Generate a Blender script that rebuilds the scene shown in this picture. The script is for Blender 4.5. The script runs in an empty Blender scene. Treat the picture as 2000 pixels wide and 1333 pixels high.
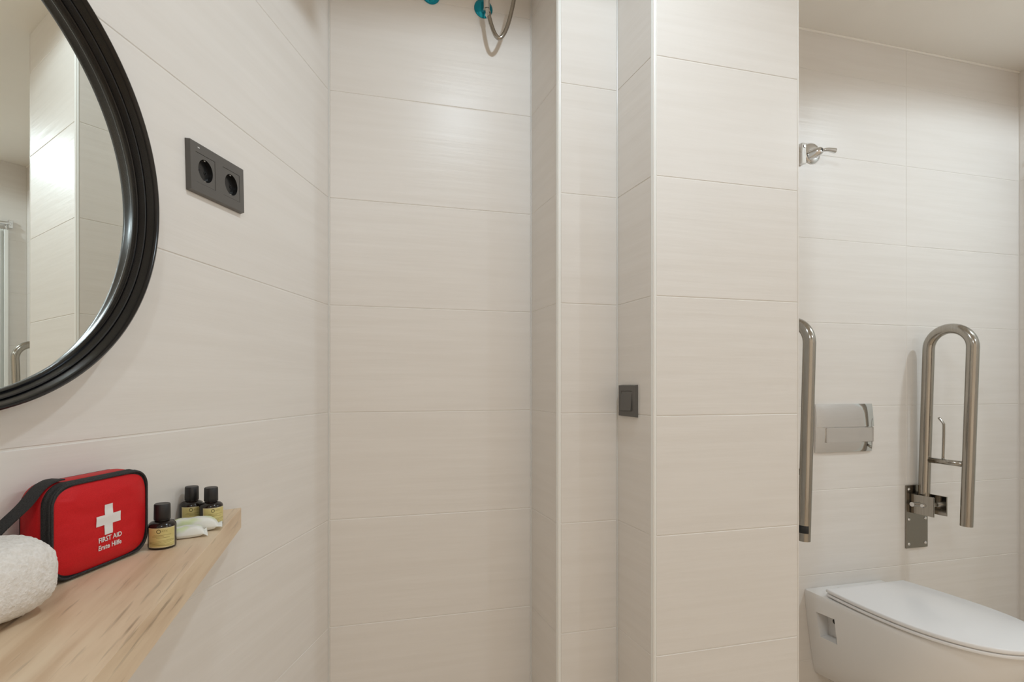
import bpy, bmesh, math, random
from mathutils import Vector, Matrix, noise

random.seed(7)
D = bpy.data
sc = bpy.context.scene
COL = sc.collection
PI = math.pi
R = math.radians

# ------------------------------------------------------------------ camera
CAM_Z = 1.161
cd = D.cameras.new('camera')
cd.sensor_fit = 'HORIZONTAL'
cd.sensor_width = 36.0
cd.lens = 36.0 * 1041.7 / 2000.0
cd.shift_x = 95.0 / 2000.0
cd.shift_y = 85.5 / 2000.0
cd.clip_start = 0.02
cam = D.objects.new('camera', cd)
COL.objects.link(cam)
cam.location = (0, 0, CAM_Z)
cam.rotation_euler = (R(90), 0, R(-14.273))
sc.camera = cam

# ------------------------------------------------------------------ world, lamps, exposure
w = D.worlds.new('world')
sc.world = w
w.use_nodes = True
w.node_tree.nodes['Background'].inputs[0].default_value = (1.0, 0.835, 0.655, 1)
w.node_tree.nodes['Background'].inputs[1].default_value = 0.62  # warm fill, comes in through the added opening in the front wall
sc.view_settings.view_transform = 'Standard'
sc.view_settings.look = 'None'
sc.view_settings.gamma = 1.0
sc.view_settings.use_curve_mapping = False
sc.view_settings.exposure = 0.45

CEIL = 2.425
LAMPS = [(0.58, 0.64, 16.0), (2.40, 0.60, 22.5), (0.05, -0.90, 17.5), (2.20, -0.90, 16.0)]  # last two are added fill lamps behind the camera


def spot(x, y, e):
    ld = D.lights.new('downlight_beam', 'SPOT')
    ld.energy = e
    ld.color = (0.765, 0.90, 1.0)
    ld.spot_size = R(169)
    ld.spot_blend = 0.20
    ld.shadow_soft_size = 0.035
    lo = D.objects.new('downlight_beam', ld)
    COL.objects.link(lo)
    lo.location = (x, y, CEIL - 0.012)
    return lo


for lx, ly, le in LAMPS:
    spot(lx, ly, le)


# ------------------------------------------------------------------ helpers
def tag(o, label=None, cat=None, group=None, kind=None):
    if label:
        o['label'] = label
    if cat:
        o['category'] = cat
    if group:
        o['group'] = group
    if kind:
        o['kind'] = kind
    return o


def thing(name, label, cat, loc=(0, 0, 0), rz=0.0, group=None):
    o = D.objects.new(name, None)
    COL.objects.link(o)
    o.location = loc
    o.rotation_euler = (0, 0, rz)
    o.empty_display_size = 0.02
    return tag(o, label, cat, group)


def link(name, me, mat=None, parent=None, smooth=False):
    o = D.objects.new(name, me)
    COL.objects.link(o)
    if mat:
        if len(me.materials) == 0:
            me.materials.append(mat)
    if parent:
        o.parent = parent
    if smooth:
        for p in me.polygons:
            p.use_smooth = True
    return o


def build(name, bm, mat=None, parent=None, smooth=False, angle=None):
    me = D.meshes.new(name)
    bmesh.ops.recalc_face_normals(bm, faces=bm.faces)
    bm.to_mesh(me)
    bm.free()
    o = link(name, me, mat, parent, smooth or angle is not None)
    if angle is not None:
        sharp_by_angle(me, angle)
    return o


def sharp_by_angle(me, deg):
    bm = bmesh.new()
    bm.from_mesh(me)
    lim = R(deg)
    for e in bm.edges:
        if len(e.link_faces) == 2:
            e.smooth = e.calc_face_angle(0) < lim
        else:
            e.smooth = False
    bm.to_mesh(me)
    bm.free()


def box(bm, x0, x1, y0, y1, z0, z1, bev=0.0, seg=2):
    vs = [bm.verts.new((x, y, z)) for x in (x0, x1) for y in (y0, y1) for z in (z0, z1)]
    idx = [(0, 1, 3, 2), (4, 6, 7, 5), (0, 4, 5, 1), (2, 3, 7, 6), (0, 2, 6, 4), (1, 5, 7, 3)]
    fs = [bm.faces.new([vs[i] for i in f]) for f in idx]
    if bev > 0:
        es = list({e for f in fs for e in f.edges})
        bmesh.ops.bevel(bm, geom=es, offset=bev, segments=seg, profile=0.6, affect='EDGES')
    return bm


def prism(bm, pts, z0, z1, bev=0.0, seg=2):
    a = [bm.verts.new((x, y, z0)) for x, y in pts]
    b = [bm.verts.new((x, y, z1)) for x, y in pts]
    n = len(pts)
    fs = [bm.faces.new(a[::-1]), bm.faces.new(b)]
    for i in range(n):
        fs.append(bm.faces.new((a[i], a[(i + 1) % n], b[(i + 1) % n], b[i])))
    if bev > 0:
        es = list({e for f in fs[:2] for e in f.edges})
        bmesh.ops.bevel(bm, geom=es, offset=bev, segments=seg, profile=0.6, affect='EDGES')
    return bm


def tube(bm, pts, rad, seg=16, cap=True):
    """round tube along a list of points; rad may be a list"""
    pts = [Vector(p) for p in pts]
    n = len(pts)
    rings = []
    up = None
    for i, p in enumerate(pts):
        if i == 0:
            t = pts[1] - pts[0]
        elif i == n - 1:
            t = pts[-1] - pts[-2]
        else:
            t = (pts[i + 1] - pts[i]).normalized() + (pts[i] - pts[i - 1]).normalized()
        t.normalize()
        if up is None:
            up = Vector((0, 0, 1)) if abs(t.z) < 0.9 else Vector((1, 0, 0))
        s = t.cross(up)
        s.normalize()
        up = s.cross(t)
        up.normalize()
        r = rad[i] if isinstance(rad, (list, tuple)) else rad
        rings.append([bm.verts.new(p + (s * math.cos(2 * PI * k / seg) + up * math.sin(2 * PI * k / seg)) * r) for k in range(seg)])
    for i in range(n - 1):
        for k in range(seg):
            bm.faces.new((rings[i][k], rings[i][(k + 1) % seg], rings[i + 1][(k + 1) % seg], rings[i + 1][k]))
    if cap:
        bm.faces.new(rings[0][::-1])
        bm.faces.new(rings[-1])
    return bm


def lathe(bm, prof, seg=32, axis='z', center=(0, 0, 0), a0=0.0, a1=2 * PI):
    """prof: (radius, height) pairs. axis 'z' = height along +z, '-y' = height along -y (out of a wall)"""
    full = abs(a1 - a0) >= 2 * PI - 1e-6
    cx, cy, cz = center
    m = seg if full else seg + 1
    rows = []
    for r, hgt in prof:
        row = []
        if r < 1e-6:
            p = (cx, cy, cz + hgt) if axis == 'z' else (cx, cy - hgt, cz)
            row = [bm.verts.new(p)] * m
        else:
            for k in range(m):
                a = a0 + (a1 - a0) * k / seg
                c, s = math.cos(a) * r, math.sin(a) * r
                p = (cx + c, cy + s, cz + hgt) if axis == 'z' else (cx + c, cy - hgt, cz + s)
                row.append(bm.verts.new(p))
        rows.append(row)
    for i in range(len(rows) - 1):
        for k in range(seg):
            k2 = (k + 1) % m if full else k + 1
            q = [rows[i][k], rows[i][k2], rows[i + 1][k2], rows[i + 1][k]]
            u = []
            for v in q:
                if v not in u:
                    u.append(v)
            if len(u) >= 3:
                try:
                    bm.faces.new(u)
                except ValueError:
                    pass
    return bm


def spline(pts, n=8):
    """Catmull-Rom through points"""
    P = [Vector(p) for p in pts]
    P = [P[0] * 2 - P[1]] + P + [P[-1] * 2 - P[-2]]
    out = []
    for i in range(1, len(P) - 2):
        a, b, c, d = P[i - 1], P[i], P[i + 1], P[i + 2]
        for k in range(n):
            t = k / n
            out.append(0.5 * ((2 * b) + (c - a) * t + (2 * a - 5 * b + 4 * c - d) * t * t + (3 * b - a - 3 * c + d) * t ** 3))
    out.append(P[-2])
    return out


def rrect(w, h, r, n=6):
    """rounded rectangle outline (x, z), counter-clockwise, origin at its centre"""
    out = []
    for cx, cz, a in ((w / 2 - r, h / 2 - r, 0), (-w / 2 + r, h / 2 - r, 90), (-w / 2 + r, -h / 2 + r, 180), (w / 2 - r, -h / 2 + r, 270)):
        for k in range(n + 1):
            t = R(a + 90 * k / n)
            out.append((cx + r * math.cos(t), cz + r * math.sin(t)))
    return out


def text_mesh(body, size, extrude=0.0004, bold=False, align='CENTER'):
    cu = D.curves.new('t', 'FONT')
    cu.body = body
    cu.size = size
    cu.extrude = extrude
    cu.align_x = align
    cu.align_y = 'CENTER'
    cu.resolution_u = 3
    if bold:
        cu.offset = size * 0.018
    o = D.objects.new('t', cu)
    COL.objects.link(o)
    bpy.context.view_layer.update()
    dg = bpy.context.evaluated_depsgraph_get()
    me = D.meshes.new_from_object(o.evaluated_get(dg))
    D.objects.remove(o)
    D.curves.remove(cu)
    return me


# ------------------------------------------------------------------ materials
def mat(name, col, rough=0.5, metal=0.0, spec=0.5, **kw):
    m = D.materials.new(name)
    m.use_nodes = True
    b = m.node_tree.nodes['Principled BSDF']
    b.inputs['Base Color'].default_value = (*col, 1)
    b.inputs['Roughness'].default_value = rough
    b.inputs['Metallic'].default_value = metal
    b.inputs['Specular IOR Level'].default_value = spec
    for k, v in kw.items():
        b.inputs[k.replace('_', ' ')].default_value = v
    return m


def nd(m, typ, **kw):
    n = m.node_tree.nodes.new(typ)
    for k, v in kw.items():
        setattr(n, k, v)
    return n


def lk(m, a, b):
    m.node_tree.links.new(a, b)


def bsdf(m):
    return m.node_tree.nodes['Principled BSDF']


def noise_col(m, c1, c2, scale=(1, 1, 1), nscale=5.0, detail=4.0, coord='Object', lo=0.35, hi=0.65, bump=0.0, bdist=0.001, rough=0.5):
    if coord == 'World':
        g = nd(m, 'ShaderNodeNewGeometry')
        src = g.outputs['Position']
    else:
        g = nd(m, 'ShaderNodeTexCoord')
        src = g.outputs[coord]
    mp = nd(m, 'ShaderNodeMapping')
    mp.inputs['Scale'].default_value = scale
    lk(m, src, mp.inputs['Vector'])
    nz = nd(m, 'ShaderNodeTexNoise')
    nz.inputs['Scale'].default_value = nscale
    nz.inputs['Detail'].default_value = detail
    nz.inputs['Roughness'].default_value = rough
    lk(m, mp.outputs['Vector'], nz.inputs['Vector'])
    rp = nd(m, 'ShaderNodeValToRGB')
    rp.color_ramp.elements[0].position = lo
    rp.color_ramp.elements[1].position = hi
    rp.color_ramp.elements[0].color = (*c1, 1)
    rp.color_ramp.elements[1].color = (*c2, 1)
    lk(m, nz.outputs['Fac'], rp.inputs['Fac'])
    lk(m, rp.outputs['Color'], bsdf(m).inputs['Base Color'])
    if bump > 0:
        bp = nd(m, 'ShaderNodeBump')
        bp.inputs['Strength'].default_value = bump
        bp.inputs['Distance'].default_value = bdist
        lk(m, nz.outputs['Fac'], bp.inputs['Height'])
        lk(m, bp.outputs['Normal'], bsdf(m).inputs['Normal'])
    return nz, rp


M = {}
M['tile'] = mat('wall_tile', (0.7, 0.66, 0.62), 0.36, 0, 0.38)
noise_col(M['tile'], (0.775, 0.735, 0.690), (0.800, 0.762, 0.720), (1.6, 1.6, 26.0), 1.6, 5.0, 'World', 0.36, 0.64, 0.30, 0.003)
M['grout'] = mat('grout', (0.80, 0.765, 0.72), 0.7)
M['ceiling'] = mat('ceiling_paint', (0.80, 0.75, 0.685), 0.9)
noise_col(M['ceiling'], (0.89, 0.85, 0.79), (0.91, 0.87, 0.81), (1, 1, 1), 3.0, 3.0, 'World')
M['paint'] = mat('wall_paint', (0.86, 0.80, 0.73), 0.8)
M['trim'] = mat('white_trim', (0.86, 0.86, 0.83), 0.28)
M['floor'] = mat('floor_tile', (0.56, 0.47, 0.37), 0.4)
noise_col(M['floor'], (0.72, 0.60, 0.465), (0.78, 0.65, 0.51), (1, 1, 1), 5.0, 5.0, 'World', 0.3, 0.7, 0.2, 0.001)
M['floor_grout'] = mat('floor_grout', (0.36, 0.31, 0.25), 0.9)
M['frame'] = mat('black_lacquer', (0.005, 0.005, 0.006), 0.21, 0, 0.5)
M['mirror'] = mat('silvered_glass', (0.88, 0.905, 0.86), 0.004, 1.0)
M['chrome'] = mat('chrome', (0.72, 0.72, 0.72), 0.06, 1.0)
M['steel'] = mat('polished_steel', (0.40, 0.375, 0.335), 0.17, 1.0)
noise_col(M['steel'], (0.37, 0.345, 0.305), (0.43, 0.405, 0.365), (40, 40, 1.0), 6.0, 3.0, 'Object', 0.3, 0.7, 0.03, 0.0005)
M['dark_steel'] = mat('plate_steel', (0.31, 0.285, 0.25), 0.22, 1.0)
M['blue'] = mat('blue_film', (0.01, 0.30, 0.42), 0.12, 0.75)
M['anthracite'] = mat('anthracite_plastic', (0.105, 0.098, 0.090), 0.34)
M['socket_black'] = mat('black_plastic', (0.012, 0.012, 0.012), 0.25)
M['ceramic'] = mat('glazed_ceramic', (0.86, 0.84, 0.82), 0.10, 0, 0.5)
M['seat'] = mat('white_duroplast', (0.88, 0.875, 0.88), 0.22)
M['rubber'] = mat('black_rubber', (0.02, 0.02, 0.02), 0.6)
M['red'] = mat('red_nylon', (0.60, 0.015, 0.02), 0.5, 0, 0.25)
noise_col(M['red'], (0.56, 0.008, 0.012), (0.63, 0.014, 0.018), (1, 1, 1), 900.0, 1.0, 'Object', 0.3, 0.7, 0.25, 0.0003)
M['webbing'] = mat('black_webbing', (0.015, 0.015, 0.016), 0.75)
noise_col(M['webbing'], (0.010, 0.010, 0.011), (0.035, 0.035, 0.036), (1, 1, 1), 1100.0, 1.0, 'Object', 0.35, 0.65, 0.5, 0.0005)
M['print'] = mat('white_print', (0.80, 0.78, 0.77), 0.6)
M['bottle'] = mat('dark_amber_plastic', (0.014, 0.009, 0.007), 0.16)
M['cap'] = mat('black_cap', (0.016, 0.015, 0.016), 0.42)
M['label'] = mat('olive_label', (0.52, 0.43, 0.16), 0.45)
noise_col(M['label'], (0.60, 0.50, 0.19), (0.70, 0.62, 0.27), (1, 1, 1), 60.0, 2.0, 'Object', 0.3, 0.7)
M['label_edge'] = mat('label_border', (0.66, 0.57, 0.33), 0.45)
M['ink'] = mat('dark_ink', (0.10, 0.075, 0.02), 0.6)
M['ink_pale'] = mat('olive_ink', (0.30, 0.23, 0.07), 0.6)
M['wrap'] = mat('white_wrapper', (0.80, 0.80, 0.74), 0.32)
nz_, rp_ = noise_col(M['wrap'], (0.66, 0.74, 0.42), (0.83, 0.83, 0.78), (1, 1, 1), 38.0, 1.0, 'Object', 0.36, 0.50)
M['terry'] = mat('white_terry', (0.80, 0.77, 0.73), 0.95, 0, 0.1)
noise_col(M['terry'], (0.74, 0.70, 0.65), (0.86, 0.83, 0.80), (1, 1, 1), 260.0, 3.0, 'Object', 0.25, 0.7, 0.9, 0.002)
M['glass'] = mat('frosted_glass', (0.88, 0.91, 0.88), 0.25, 0, 0.5)
bsdf(M['glass']).inputs['Transmission Weight'].default_value = 0.10
M['lens'] = mat('lamp_lens', (1, 1, 1), 0.5)
bsdf(M['lens']).inputs['Emission Color'].default_value = (1.0, 0.95, 0.88, 1)
bsdf(M['lens']).inputs['Emission Strength'].default_value = 14.0

# oak: grain runs along y
m = M['oak'] = mat('oak_board', (0.5, 0.36, 0.22), 0.45)
tc = nd(m, 'ShaderNodeTexCoord')
mp = nd(m, 'ShaderNodeMapping')
mp.inputs['Scale'].default_value = (1.0, 0.09, 1.0)
mp.inputs['Rotation'].default_value = (0, 0, R(2))
lk(m, tc.outputs['Object'], mp.inputs['Vector'])
n1 = nd(m, 'ShaderNodeTexNoise')
n1.inputs['Scale'].default_value = 34.0
n1.inputs['Detail'].default_value = 5.0
n1.inputs['Distortion'].default_value = 0.35
lk(m, mp.outputs['Vector'], n1.inputs['Vector'])
r1 = nd(m, 'ShaderNodeValToRGB')
els = r1.color_ramp.elements
els[0].position = 0.30
els[0].color = (0.61, 0.43, 0.275, 1)
els[1].position = 0.72
els[1].color = (0.82, 0.67, 0.48, 1)
e = els.new(0.5)
e.color = (0.75, 0.58, 0.405, 1)
lk(m, n1.outputs['Fac'], r1.inputs['Fac'])
mp2 = nd(m, 'ShaderNodeMapping')
mp2.inputs['Scale'].default_value = (1.0, 0.055, 1.0)
lk(m, tc.outputs['Object'], mp2.inputs['Vector'])
n2 = nd(m, 'ShaderNodeTexNoise')
n2.inputs['Scale'].default_value = 130.0
n2.inputs['Detail'].default_value = 3.0
lk(m, mp2.outputs['Vector'], n2.inputs['Vector'])
r2 = nd(m, 'ShaderNodeValToRGB')
r2.color_ramp.elements[0].position = 0.24
r2.color_ramp.elements[0].color = (0.30, 0.26, 0.22, 1)
r2.color_ramp.elements[1].position = 0.40
r2.color_ramp.elements[1].color = (1, 1, 1, 1)
lk(m, n2.outputs['Fac'], r2.inputs['Fac'])
mx = nd(m, 'ShaderNodeMix', data_type='RGBA', blend_type='MULTIPLY')
mx.inputs['Factor'].default_value = 0.75
lk(m, r1.outputs['Color'], mx.inputs[6])
lk(m, r2.outputs['Color'], mx.inputs[7])
lk(m, mx.outputs[2], bsdf(m).inputs['Base Color'])
bp = nd(m, 'ShaderNodeBump')
bp.inputs['Strength'].default_value = 0.25
bp.inputs['Distance'].default_value = 0.0006
lk(m, n2.outputs['Fac'], bp.inputs['Height'])
lk(m, bp.outputs['Normal'], bsdf(m).inputs['Normal'])

# ------------------------------------------------------------------ the room: measured plan
Y_B, Y_C, Y_D = 1.5345, 1.3399, 1.1703      # fronts of back wall, first and second step of the pier
X_1, X_2, X_3 = 0.605, 0.785, 1.2312         # outer corner 1, outer corner 2, end of the pier
X_R = 2.705                                  # right wall
CORNER = Vector((0.0028, 1.5345, 0))         # back / left wall corner
ANG_L = R(64.594)                            # the left wall runs at this angle
DL = Vector((math.cos(ANG_L), math.sin(ANG_L), 0))
NL = Vector((DL.y, -DL.x, 0))


def on_left(a, o, z):
    """a = metres from the corner along the left wall, o = metres off the wall"""
    return CORNER - DL * a + NL * o + Vector((0, 0, z))


TT = 0.008            # tile thickness
Z_ROWS = [0.0] + [0.183 + 0.3 * i for i in range(8)] + [CEIL]
GAP = 0.0019
_tiles = {}


def tile_mesh(wd, ht):
    key = (round(wd, 4), round(ht, 4))
    if key not in _tiles:
        bm = bmesh.new()
        c = 0.0012
        o = [(-wd / 2, -ht / 2), (wd / 2, -ht / 2), (wd / 2, ht / 2), (-wd / 2, ht / 2)]
        i = [(-wd / 2 + c, -ht / 2 + c), (wd / 2 - c, -ht / 2 + c), (wd / 2 - c, ht / 2 - c), (-wd / 2 + c, ht / 2 - c)]
        v0 = [bm.verts.new((x, TT, z)) for x, z in o]
        v1 = [bm.verts.new((x, 0.0010, z)) for x, z in o]
        v2 = [bm.verts.new((x, 0, z)) for x, z in i]
        bm.faces.new(v2)
        bm.faces.new(v0[::-1])
        for k in range(4):
            bm.faces.new((v0[k], v0[(k + 1) % 4], v1[(k + 1) % 4], v1[k]))
            bm.faces.new((v1[k], v1[(k + 1) % 4], v2[(k + 1) % 4], v2[k]))
        bmesh.ops.recalc_face_normals(bm, faces=bm.faces)
        me = D.meshes.new('tile')
        bm.to_mesh(me)
        bm.free()
        me.materials.append(M['tile'])
        _tiles[key] = me
    return _tiles[key]


def tiles(parent, origin, rz, xs, rows=Z_ROWS):
    """tiles with their faces on the line through origin; local x along the wall, front = local -y"""
    ca, sa = math.cos(rz), math.sin(rz)
    for k in range(len(xs) - 1):
        for j in range(len(rows) - 1):
            wd = xs[k + 1] - xs[k] - GAP
            ht = rows[j + 1] - rows[j] - GAP
            cx = (xs[k] + xs[k + 1]) / 2
            cz = (rows[j] + rows[j + 1]) / 2
            o = D.objects.new('tile', tile_mesh(wd, ht))
            COL.objects.link(o)
            dy = random.uniform(0, 0.0004)
            o.location = (origin[0] + ca * cx - sa * dy, origin[1] + sa * cx + ca * dy, cz)
            o.rotation_euler = (0, 0, rz)
            o.parent = parent


def struct(name, bm, m):
    return tag(build(name, bm, m), kind='structure')


S = 0.0013        # substrate sits this far behind the tile faces
# left wall
bm = bmesh.new()
a, b = on_left(-0.15, -S, 0), on_left(3.2, -S, 0)
a2, b2 = on_left(-0.15, -S - 0.12, 0), on_left(3.2, -S - 0.12, 0)
prism(bm, [(a.x, a.y), (a2.x, a2.y), (b2.x, b2.y), (b.x, b.y)], 0, CEIL)
wl = struct('wall_left', bm, M['grout'])
org = on_left(0, 0, 0)
tiles(wl, (org.x, org.y), ANG_L, [-3.2, -2.4, -1.2, -0.0015])
# back wall
bm = bmesh.new()
box(bm, -0.2, X_R + 0.13, Y_B + S, Y_B + 0.13, 0, CEIL)
wb = struct('wall_back', bm, M['grout'])
tiles(wb, (0, Y_B), 0, [CORNER.x + 0.0015, X_1 - 0.001])
tiles(wb, (0, Y_B), 0, [X_3 + 0.001, 2.11, X_R - 0.0015])
# stepped pier
bm = bmesh.new()
prism(bm, [(X_1 + S, Y_B + S - 0.001), (X_1 + S, Y_C + S), (X_2 + S, Y_C + S), (X_2 + S, Y_D + S), (X_3 - 0.003, Y_D + S), (X_3 - 0.003, Y_B + S - 0.001)], 0, CEIL)
wp = struct('wall_pier', bm, M['grout'])
tiles(wp, (X_1, 0), R(-90), [-Y_B + 0.001, -Y_C - 0.009])
tiles(wp, (0, Y_C), 0, [X_1 + 0.009, X_2 - 0.001])
tiles(wp, (X_2, 0), R(-90), [-Y_C + 0.001, -Y_D - 0.009])
tiles(wp, (0, Y_D), 0, [X_2 + 0.009, X_3 - 0.004])
# right wall, front wall
bm = bmesh.new()
box(bm, X_R + S, X_R + 0.13, -1.6, Y_B + 0.13, 0, CEIL)
wr = struct('wall_right', bm, M['grout'])
tiles(wr, (X_R, 0), R(-90), [-Y_B + 0.0015, -0.85, 0.05, 0.95, 1.6])
bm = bmesh.new()
box(bm, -1.62, -0.75, -1.72, -1.6, 0, CEIL)          # wide opening added behind the camera so world light enters as fill
box(bm, 2.15, X_R + 0.13, -1.72, -1.6, 0, CEIL)
box(bm, -0.75, 2.15, -1.72, -1.6, 2.15, CEIL)
o = struct('wall_front', bm, M['paint'])
# floor with tiles
bm = bmesh.new()
box(bm, -1.62, X_R + 0.13, -1.72, Y_B + 0.13, -0.12, -S)
fl = struct('floor', bm, M['floor_grout'])
_fm = {}
fx = [-1.62 + 0.6 * i for i in range(8)]
fy = [1.54 - 0.6 * i for i in range(6)]
for i in range(len(fx) - 1):
    for j in range(len(fy) - 1):
        x0, x1 = fx[i] + 0.0015, min(fx[i + 1], X_R + 0.05) - 0.0015
        y1, y0 = fy[j] - 0.0015, max(fy[j + 1], -1.6) + 0.0015
        key = (round(x1 - x0, 4), round(y1 - y0, 4))
        if key not in _fm:
            bm = bmesh.new()
            box(bm, -key[0] / 2, key[0] / 2, -key[1] / 2, key[1] / 2, -TT, 0)
            me = D.meshes.new('tile')
            bmesh.ops.recalc_face_normals(bm, faces=bm.faces)
            bm.to_mesh(me)
            bm.free()
            me.materials.append(M['floor'])
            _fm[key] = me
        o = D.objects.new('tile', _fm[key])
        COL.objects.link(o)
        o.location = ((x0 + x1) / 2, (y0 + y1) / 2, 0)
        o.parent = fl
# ceiling
bm = bmesh.new()
box(bm, -1.62, X_R + 0.13, -1.72, Y_B + 0.13, CEIL, CEIL + 0.1)
ce = struct('ceiling', bm, M['ceiling'])
# unseen box added under the ceiling by the left wall to shade the niche corner
bm = bmesh.new()
q_ = [on_left(a_, o_, 0) for a_, o_ in ((0.315, 0.0008), (2.0, 0.0008), (2.0, 0.455), (0.315, 0.455))]
prism(bm, [(p.x, p.y) for p in q_], 2.250, CEIL - 0.0004)
build('shade_box', bm, M['ceiling'], ce)


# corner trims: white quarter-round profiles on the outer corners, caulk beads in the inner ones
def quarter(name, x, y, rad=0.0095):
    bm = bmesh.new()
    c = (x + rad, y + rad)
    pts = [(x + rad * 1.0, y + rad)]
    arc = [(c[0] - rad * math.cos(t), c[1] - rad * math.sin(t)) for t in [PI / 2 * k / 8 for k in range(9)]]
    prism(bm, pts + arc, 0.0, CEIL - 0.0005)
    return tag(build(name, bm, M['trim'], None, angle=40), kind='structure')


quarter('trim_1', X_1 - 0.0006, Y_C - 0.0006)
quarter('trim_2', X_2 - 0.0006, Y_D - 0.0006)
bm = bmesh.new()
box(bm, X_3 - 0.0035, X_3, Y_D - 0.0004, Y_B, 0.0, CEIL - 0.0005, 0.0008, 1)
tag(build('trim_3', bm, M['tile']), kind='structure')
bm = bmesh.new()
tube(bm, [(X_3, Y_B - 0.001, CEIL - 0.003), (X_R, Y_B - 0.001, CEIL - 0.003)], 0.0045, 8)
tag(build('trim_4', bm, M['ceiling']), kind='structure')
bm = bmesh.new()
tube(bm, [(X_1 - 0.0005, Y_B - 0.0005, 0), (X_1 - 0.0005, Y_B - 0.0005, CEIL)], 0.0016, 8)
tag(build('trim_5', bm, M['trim']), kind='structure')
bm = bmesh.new()
tube(bm, [(X_2 - 0.0005, Y_C - 0.0005, 0), (X_2 - 0.0005, Y_C - 0.0005, CEIL)], 0.0016, 8)
tag(build('trim_6', bm, M['trim']), kind='structure')
bm = bmesh.new()
tube(bm, [(CORNER.x + 0.0003, Y_B - 0.0008, 0), (CORNER.x + 0.0003, Y_B - 0.0008, CEIL)], 0.0014, 8)
tag(build('trim_7', bm, M['trim']), kind='structure')

# ------------------------------------------------------------------ ceiling downlights (fittings of the lamps above)
DL_LABEL = ['round recessed ceiling downlight nearest the angled left wall and stepped pier',
            'round recessed ceiling downlight by the right wall near the toilet',
            'round recessed ceiling downlight added behind the camera as fill, on the left wall side',
            'round recessed ceiling downlight added behind the camera as fill, on the right wall side']
for (lx, ly, le), lab in zip(LAMPS, DL_LABEL):
    t = thing('downlight', lab, 'lamp', (lx, ly, CEIL), 0, 'recessed ceiling downlights')
    bm = bmesh.new()
    lathe(bm, [(0.034, -0.001), (0.036, -0.006), (0.048, -0.005), (0.050, -0.0003)], 32)
    build('trim_ring', bm, M['trim'], t, angle=40)
    bm = bmesh.new()
    lathe(bm, [(0.0, -0.0018), (0.035, -0.0012)], 32)
    build('lens', bm, M['lens'], t)

# ------------------------------------------------------------------ round mirror on the left wall
mc = on_left(0.9688, 0, 1.422)
t = thing('wall_mirror', 'round wall mirror with ribbed black frame hanging above the oak shelf', 'mirror', mc, ANG_L)
bm = bmesh.new()
prof = [(0.2795, 0.0), (0.2795, 0.012), (0.2812, 0.0145), (0.2828, 0.0135), (0.2840, 0.0165), (0.2856, 0.0225), (0.2872, 0.0232),
        (0.2880, 0.0215), (0.2888, 0.0235), (0.2902, 0.0330), (0.2918, 0.0385), (0.2938, 0.0402), (0.2958, 0.0392), (0.2966, 0.0360),
        (0.2970, 0.0330), (0.2980, 0.0300), (0.2984, 0.0150), (0.2984, 0.0)]
rings = []
SEG = 160
for r_, h_ in prof:
    rings.append([bm.verts.new((r_ * math.cos(2 * PI * k / SEG), -h_, r_ * math.sin(2 * PI * k / SEG))) for k in range(SEG)])
for i in range(len(prof)):
    A_, B_ = rings[i], rings[(i + 1) % len(prof)]
    for k in range(SEG):
        bm.faces.new((A_[k], A_[(k + 1) % SEG], B_[(k + 1) % SEG], B_[k]))
build('frame', bm, M['frame'], t, angle=50)
bm = bmesh.new()
lathe(bm, [(0.0, 0.008), (0.280, 0.008), (0.280, 0.004), (0.0, 0.004)], 96, '-y')
build('mirror_glass', bm, M['mirror'], t)

# ------------------------------------------------------------------ oak shelf
SH = 0.922
TH = 0.0395


def lx_at(y, off):
    """x on the line 'off' metres from the left wall at depth y"""
    p = on_left(0, off, 0)
    k = (p.y - y) / DL.y
    return p.x - DL.x * k


bm = bmesh.new()
prism(bm, [(-0.1631, 1.112), (lx_at(1.094, 0.0012), 1.094), (lx_at(-0.25, 0.0012), -0.25), (-0.206, -0.25), (-0.184, 0.49)][::-1], SH - TH, SH, 0.0012, 2)
o = build('wall_shelf', bm, M['oak'])
tag(o, 'tapering light oak board shelf mounted on the left wall below the mirror', 'shelf')

# ------------------------------------------------------------------ first aid bag
BA = Vector((-0.3144, 0.7222, SH))
BANG = R(66.62)
BW, BH, BD = 0.155, 0.119, 0.046
t = thing('first_aid_bag', 'red zipped first aid bag with white cross standing on the oak shelf', 'bag', BA, BANG)


def off_outline(w_, h_, r_, n=6):
    return [(x + BW / 2, z + BH / 2 + 0.0008) for x, z in rrect(w_, h_, r_, n)]


def loft_xz(bm, rings_, cap0=True, cap1=True):
    rows = [[bm.verts.new((x, y, z)) for x, z in pts] for pts, y in rings_]
    n = len(rows[0])
    for i in range(len(rows) - 1):
        for k in range(n):
            bm.faces.new((rows[i][k], rows[i][(k + 1) % n], rows[i + 1][(k + 1) % n], rows[i + 1][k]))
    if cap0:
        bm.faces.new(rows[0][::-1])
    if cap1:
        bm.faces.new(rows[-1])
    return rows


RC = 0.026
bm = bmesh.new()
loft_xz(bm, [(off_outline(BW - 0.004, BH - 0.004, RC, 8), 0.014), (off_outline(BW - 0.001, BH - 0.001, RC, 8), 0.020),
             (off_outline(BW, BH, RC, 8), 0.032), (off_outline(BW - 0.002, BH - 0.002, RC, 8), BD - 0.004),
             (off_outline(BW - 0.012, BH - 0.012, RC, 8), BD)])
build('body', bm, M['red'], t, smooth=True)
bm = bmesh.new()
loft_xz(bm, [(off_outline(BW - 0.003, BH - 0.003, RC, 8), 0.001), (off_outline(BW - 0.001, BH - 0.001, RC, 8), 0.0035),
             (off_outline(BW - 0.005, BH - 0.005, RC, 8), 0.0055), (off_outline(BW - 0.001, BH - 0.001, RC, 8), 0.008),
             (off_outline(BW, BH, RC, 8), 0.0125), (off_outline(BW - 0.004, BH - 0.004, RC, 8), 0.0145)])
z_ = build('zip_band', bm, M['webbing'], t, smooth=True)
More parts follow.
